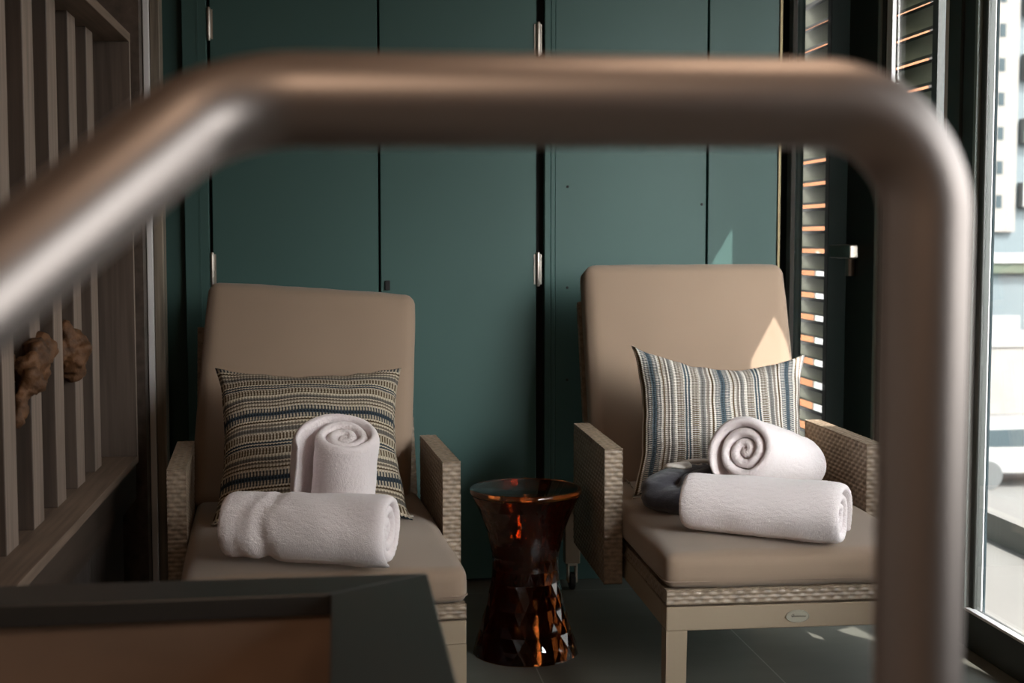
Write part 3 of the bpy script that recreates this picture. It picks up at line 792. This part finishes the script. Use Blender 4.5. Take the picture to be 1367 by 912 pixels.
# ------------------------------------------------------------------ faceted amber stool
st = empty('side_table', (0.497, 3.655, 0)); tag(st, 'amber faceted hourglass side table standing between the two chairs', 'side table')
def prof(z):
    k = [(0.0, .1440), (0.06, .126), (0.12, .108), (0.18, .095), (0.235, .089), (0.28, .092), (0.33, .104), (0.38, .121), (0.43, .146), (0.44, .150)]
    for (a, ra), (c, rc) in zip(k, k[1:]):
        if a <= z <= c: return ra + (rc - ra) * (z - a) / (c - a)
    return k[-1][1]
def facet_shell(off, N=22, rings=13, z0=0.0, z1=0.432):
    rows = []
    for j in range(rings + 1):
        z = z0 + (z1 - z0) * j / rings
        r = prof(z) - off + (0.0012 if j % 2 else -0.0008); sh = 0.5 if j % 2 else 0.0
        rows.append([(r * cos(2 * pi * (k + sh) / N), r * sin(2 * pi * (k + sh) / N), z) for k in range(N)])
    return rows
def shell_faces(rings, N, base=0):
    fs = []
    for j in range(rings):
        for k in range(N):
            a, a1 = base + j * N + k, base + j * N + (k + 1) % N
            if j % 2 == 0:
                c, c1 = base + (j + 1) * N + k, base + (j + 1) * N + (k - 1) % N
                fs += [[a, a1, c], [a, c, c1]]
            else:
                c, c1 = base + (j + 1) * N + k, base + (j + 1) * N + (k + 1) % N
                fs += [[a, a1, c1], [a, c1, c]]
    return fs
Nn, RG = 22, 13
ro = facet_shell(0.0, Nn, RG)
b = MB(); vs = [p for r_ in ro for p in r_]
# pull alternate facet mid points out a touch so every diamond catches light
fo = shell_faces(RG, Nn)
ri = [p for j in range(RG + 1) for p in [((prof(0.432 * j / RG) - 0.006) * cos(2 * pi * (k + 0.25) / 44), (prof(0.432 * j / RG) - 0.006) * sin(2 * pi * (k + 0.25) / 44), 0.432 * j / RG) for k in range(44)]]
b.add(vs, fo); b.add(ri, [[j * 44 + k, (j + 1) * 44 + k, (j + 1) * 44 + (k + 1) % 44, j * 44 + (k + 1) % 44] for j in range(RG) for k in range(44)])
o = b.build('faceted_body', M['amber'], st, recalc=False)
b = MB(); b.lathe([(0.0, 0.433), (0.146, 0.433), (0.1505, 0.436), (0.1515, 0.442), (0.150, 0.448), (0.146, 0.4505), (0.140, 0.449), (0.0, 0.4485)], 64, cap=False)
sharp(b.build('table_top', M['amber'], st), 50)

# ------------------------------------------------------------------ outside
mb = MB(); mb.box(1.80, 2.55, -6, 6.5, -0.14, -0.03)
o = struct(mb, 'trim_7', M['concrete'], 'pale terrace ledge outside the glass doors', 'terrace')
mb = MB(); mb.box(2.55, 160, -30, 220, -4.6, -4.5)
struct(mb, 'ground', M['asphalt'], 'sunlit street below the terrace', 'street')
def ext(name, label, cat, loc, group=None):
    e = empty(name, loc); tag(e, label, cat, group); return e
# kerb along the terrace edge
e = ext('terrace_kerb', 'pale low kerb along the terrace edge outside the glass door', 'kerb', (2.5, 3.5, -0.03))
b = MB(); b.box(-0.03, 0.03, -4, 3, 0.0, 0.10); b.build('kerb', M['concrete'], e)
tw = ext('tower_block', 'cream rendered tower block with a column of small windows', 'building', (60, 112, -4.5))
b = MB(); b.box(-8.2, -2.8, 0, 12, 6.4, 60); b.build('wall', M['facade'], tw)
b = MB(); b.box(-8.2, 12, 0.6, 12, 0, 6.4); b.build('podium', M['facade2'], tw)
b = MB(); b.box(-2.8, 12, 0.8, 12, 6.4, 60); b.build('balcony_wing', M['facade2'], tw)
for k in range(9):
    b = MB(); b.box(-2.2, 12, -0.2, 0.8, 8.5 + k * 5.4, 10.6 + k * 5.4); b.build('balcony', M['white'], tw)
for k in range(11):
    b = MB(); b.box(-4.6, -4.05, -0.05, 0.1, 8.4 + k * 2.87, 9.5 + k * 2.87); b.build('window', M['winglass'], tw)
# roof terrace rail of the next building, hedge and shaded glass front below it
nb = ext('roof_terrace', 'white parapet with hedge on the neighbouring rooftop', 'building', (25, 46, -4.5))
b = MB(); b.box(-6, 14, -0.3, 0.1, 4.85, 5.20); b.build('parapet', M['white'], nb)
b = MB(); b.box(-6, 14, -0.2, 0.3, 4.50, 4.85); b.build('planter_hedge', M['foliage'], nb)
b = MB(); b.box(-6, 14, 0.2, 8, 0, 4.8); b.build('front', M['facade2'], nb)
for k in range(3):
    b = MB(); b.box(-2.4 + k * 2.3, -1.2 + k * 2.3, 0.05, 0.3, 1.8 + 0.5 * (k % 2), 3.0 + 0.4 * (k % 2)); b.build('window', M['white'], nb)
ob = ext('brick_building', 'orange brick building seen through the louvred shutters', 'building', (13, 38, -4.5))
b = MB(); b.box(-6, 3.7, 0, 8, 0, 22); b.build('wall', M['orange'], ob)
b = MB(); b.box(-6.1, 3.8, -0.1, 8, 22, 22.6); b.build('roof_edge', M['white'], ob)
wh = ext('site_hoarding', 'white hoarding standing below the orange brick building', 'hoarding', (12, 33, -4.5))
b = MB(); b.box(-0.28, 0.55, 0, 0.15, 0, 5.3); b.build('board', M['white'], wh)
for k in range(2):
    b = MB(); b.box(-0.28 + 0.83 * k - 0.03, -0.28 + 0.83 * k + 0.03, -0.08, 0.0, 0, 5.35); b.build('post', M['greygreen'], wh)
# parked white van and white low wall with marks
def car(loc, rz, label):
    e = ext('parked_car', label, 'car', loc, 'white vehicles parked on the street'); e.rotation_euler = (0, 0, rz)
    b = MB(); b.prism([(-2.1, 0.35), (-2.1, 0.85), (-1.9, 0.95), (-1.5, 1.45), (0.6, 1.5), (1.25, 0.98), (2.1, 0.85), (2.15, 0.35)], 'y', -0.85, 0.85)
    o = b.build('body', M['white'], e); bv = o.modifiers.new('bev', 'BEVEL'); bv.width = 0.06; bv.segments = 3
    for s in (-1, 1):
        b = MB(); b.prism([(-1.62, 0.98), (-1.35, 1.36), (-0.42, 1.38), (-0.42, 0.98)], 'y', s * 0.85 - 0.02, s * 0.85 + 0.02); b.build('window', M['winglass'], e)
        b = MB(); b.prism([(-0.34, 0.98), (-0.34, 1.38), (0.5, 1.40), (1.0, 0.98)], 'y', s * 0.85 - 0.02, s * 0.85 + 0.02); b.build('window', M['winglass'], e)
        for x in (-1.3, 1.35):
            b = MB(); b.lathe([(0.33, -0.1), (0.33, 0.1)], 24); b.build('wheel', M['tyre'], e, loc=(x, s * 0.8, 0.33), rot=(R(90), 0, 0))
    return e
car((15.9, 30.2, -4.5), R(-4), 'white car parked below the terrace nearest the building')
lwall = ext('street_wall', 'pale street wall with dark lettering beyond the parked car', 'wall', (22.5, 42.5, -4.5))
b = MB(); b.box(-5, 8, 0, 0.3, 0, 2.2); b.build('wall', M['concrete'], lwall)
b = MB(); b.box(-5, 8, -0.1, 0.4, 2.2, 2.7); b.build('coping', M['white'], lwall)
b = MB()
for seg in (((0, 0), (.18, .6)), ((.18, .6), (.36, 0)), ((.08, .25), (.28, .25)), ((.5, 0), (.5, .6)), ((.5, .6), (.82, 0)), ((.82, 0), (.82, .6)), ((.98, .6), (1.12, 0)), ((1.12, 0), (1.26, .6))):
    b.tube([(0.0 + seg[0][0], -0.03, 1.0 + seg[0][1]), (0.0 + seg[1][0], -0.03, 1.0 + seg[1][1])], 0.05, 8)
b.build('lettering', M['winglass'], lwall)

# ------------------------------------------------------------------ added sun mask above the terrace, unseen, with gaps cut to shape sun patches
SUN = Vector((-1.0, 2.55, -2.7)).normalized()
CZ = 2.75
def back(p):
    p = Vector(p); t = (CZ - p.z) / -SUN.z; q = p - SUN * t; return (q.x, q.y)
def lin(poly): return [back(p) for p in poly]
gaps = []
gaps.append(lin([(1.286, WY, 1.152), (1.286, WY, 0.86), (1.110, WY, 0.86)]))
gaps.append(lin([(1.288, 4.06, 0.850), (1.372, 3.99, 0.690), (1.430, 3.87, 0.45), (1.19, 3.87, 0.55), (1.208, 4.00, 0.735)]))
gaps.append(lin([(1.262, 3.748, 0), (1.366, 3.629, 0), (1.30, 3.79, 0)]))
gaps.append(lin([(1.40, 3.74, 0), (1.50, 3.60, 0), (1.47, 3.78, 0)]))
gaps.append(lin([(1.62, 3.44, 0), (1.69, 3.15, 0), (1.69, 3.46, 0)]))
bm = bmesh.new()
outer = [(XR + 0.05, -2.2), (2.75, -2.2), (2.75, 6.5), (XR + 0.05, 6.5)]
es = []
for lp in [outer] + gaps:
    vv = [bm.verts.new((x, y_, CZ)) for x, y_ in lp]
    es += [bm.edges.new((vv[i], vv[(i + 1) % len(vv)])) for i in range(len(vv))]
bmesh.ops.triangle_fill(bm, use_beauty=True, use_dissolve=False, edges=es)
mb = MB(); mb.frombm(bm)
o = mb.build('sun_mask', M['concrete'], recalc=False); tag(o, 'unseen sheet added above the terrace to block sun and shape its patches', 'sun mask', kind='structure')

# ------------------------------------------------------------------ light
w = bpy.data.worlds.new('World'); SC.world = w; w.use_nodes = True
nt = w.node_tree; bg = nt.nodes['Background']
tc = nt.nodes.new('ShaderNodeTexCoord'); sp = nt.nodes.new('ShaderNodeSeparateXYZ'); rp = nt.nodes.new('ShaderNodeValToRGB')
nt.links.new(tc.outputs['Generated'], sp.inputs[0]); nt.links.new(sp.outputs['Z'], rp.inputs[0])
rp.color_ramp.elements[0].position = 0.0; rp.color_ramp.elements[0].color = (1.0, 0.93, 0.90, 1)
rp.color_ramp.elements[1].position = 0.9; rp.color_ramp.elements[1].color = (0.62, 0.70, 0.78, 1)
dp = nt.nodes.new('ShaderNodeVectorMath'); dp.operation = 'DOT_PRODUCT'; dp.inputs[1].default_value = (0.26, -0.89, 0.375)
nt.links.new(tc.outputs['Generated'], dp.inputs[0])
def wm(op, a, c):
    n = nt.nodes.new('ShaderNodeMath'); n.operation = op
    for i, q in enumerate((a, c)):
        if isinstance(q, (int, float)): n.inputs[i].default_value = q
        else: nt.links.new(q, n.inputs[i])
    return n.outputs[0]
glow = wm('ADD', 1.0, wm('MULTIPLY', 27.0, wm('POWER', wm('MAXIMUM', dp.outputs['Value'], 0.0), 28.0)))   # brighter haze on the sunny side
mxw = nt.nodes.new('ShaderNodeVectorMath'); mxw.operation = 'SCALE'
nt.links.new(rp.outputs[0], mxw.inputs[0]); nt.links.new(glow, mxw.inputs['Scale'])
nt.links.new(mxw.outputs[0], bg.inputs['Color']); bg.inputs['Strength'].default_value = 2.2
sl = bpy.data.lights.new('sun', 'SUN'); sl.energy = 11.0; sl.angle = R(0.2); sl.color = (1.0, 0.94, 0.89)
so = bpy.data.objects.new('sun', sl); COL.objects.link(so); so.rotation_euler = SUN.to_track_quat('-Z', 'Y').to_euler()
# portals in the window openings
for (y0, y1) in ((3.75, 5.06), (1.95, 3.51), (-0.30, 1.83)):
    pl = bpy.data.lights.new('window_portal', 'AREA'); pl.shape = 'RECTANGLE'; pl.size = 2.24; pl.size_y = y1 - y0
    pl.cycles.is_portal = True
    po = bpy.data.objects.new('window_portal', pl); COL.objects.link(po)
    po.location = (XR + 0.035, (y0 + y1) / 2, 1.22); po.rotation_euler = (0, R(90), 0)
# warm ceiling lights of the room, above and behind the viewpoint
for (x, y_, en) in ((0.7, 1.0, 2.4), (-0.2, -1.2, 8)):
    ll = bpy.data.lights.new('ceiling_light', 'AREA'); ll.shape = 'DISK'; ll.size = 0.5; ll.energy = en; ll.color = (1.0, 0.72, 0.50)
    lo = bpy.data.objects.new('ceiling_light', ll); COL.objects.link(lo); lo.location = (x, y_, HC - 0.03)

# ------------------------------------------------------------------ camera
cd = bpy.data.cameras.new('camera'); cam = bpy.data.objects.new('camera', cd); COL.objects.link(cam)
cam.location = (0, 0, 1.11); cam.rotation_euler = (R(90 - 4.143), 0, R(-7.175))
cd.sensor_width = 36; cd.lens = 36 * 1850 / 1367; cd.clip_start = 0.02; cd.clip_end = 500
cd.dof.use_dof = True; cd.dof.focus_distance = 3.55; cd.dof.aperture_fstop = 5.2
SC.camera = cam
vs = SC.view_settings
SC.display_settings.display_device = 'sRGB'
vs.view_transform = 'Standard'; vs.look = 'None'; vs.gamma = 1; vs.use_curve_mapping = False; vs.exposure = 0.58
cy = SC.cycles
cy.use_denoising = True; cy.max_bounces = 14; cy.transparent_max_bounces = 16; cy.transmission_bounces = 12; cy.glossy_bounces = 6
cy.caustics_refractive = False; cy.caustics_reflective = False; cy.sample_clamp_indirect = 6
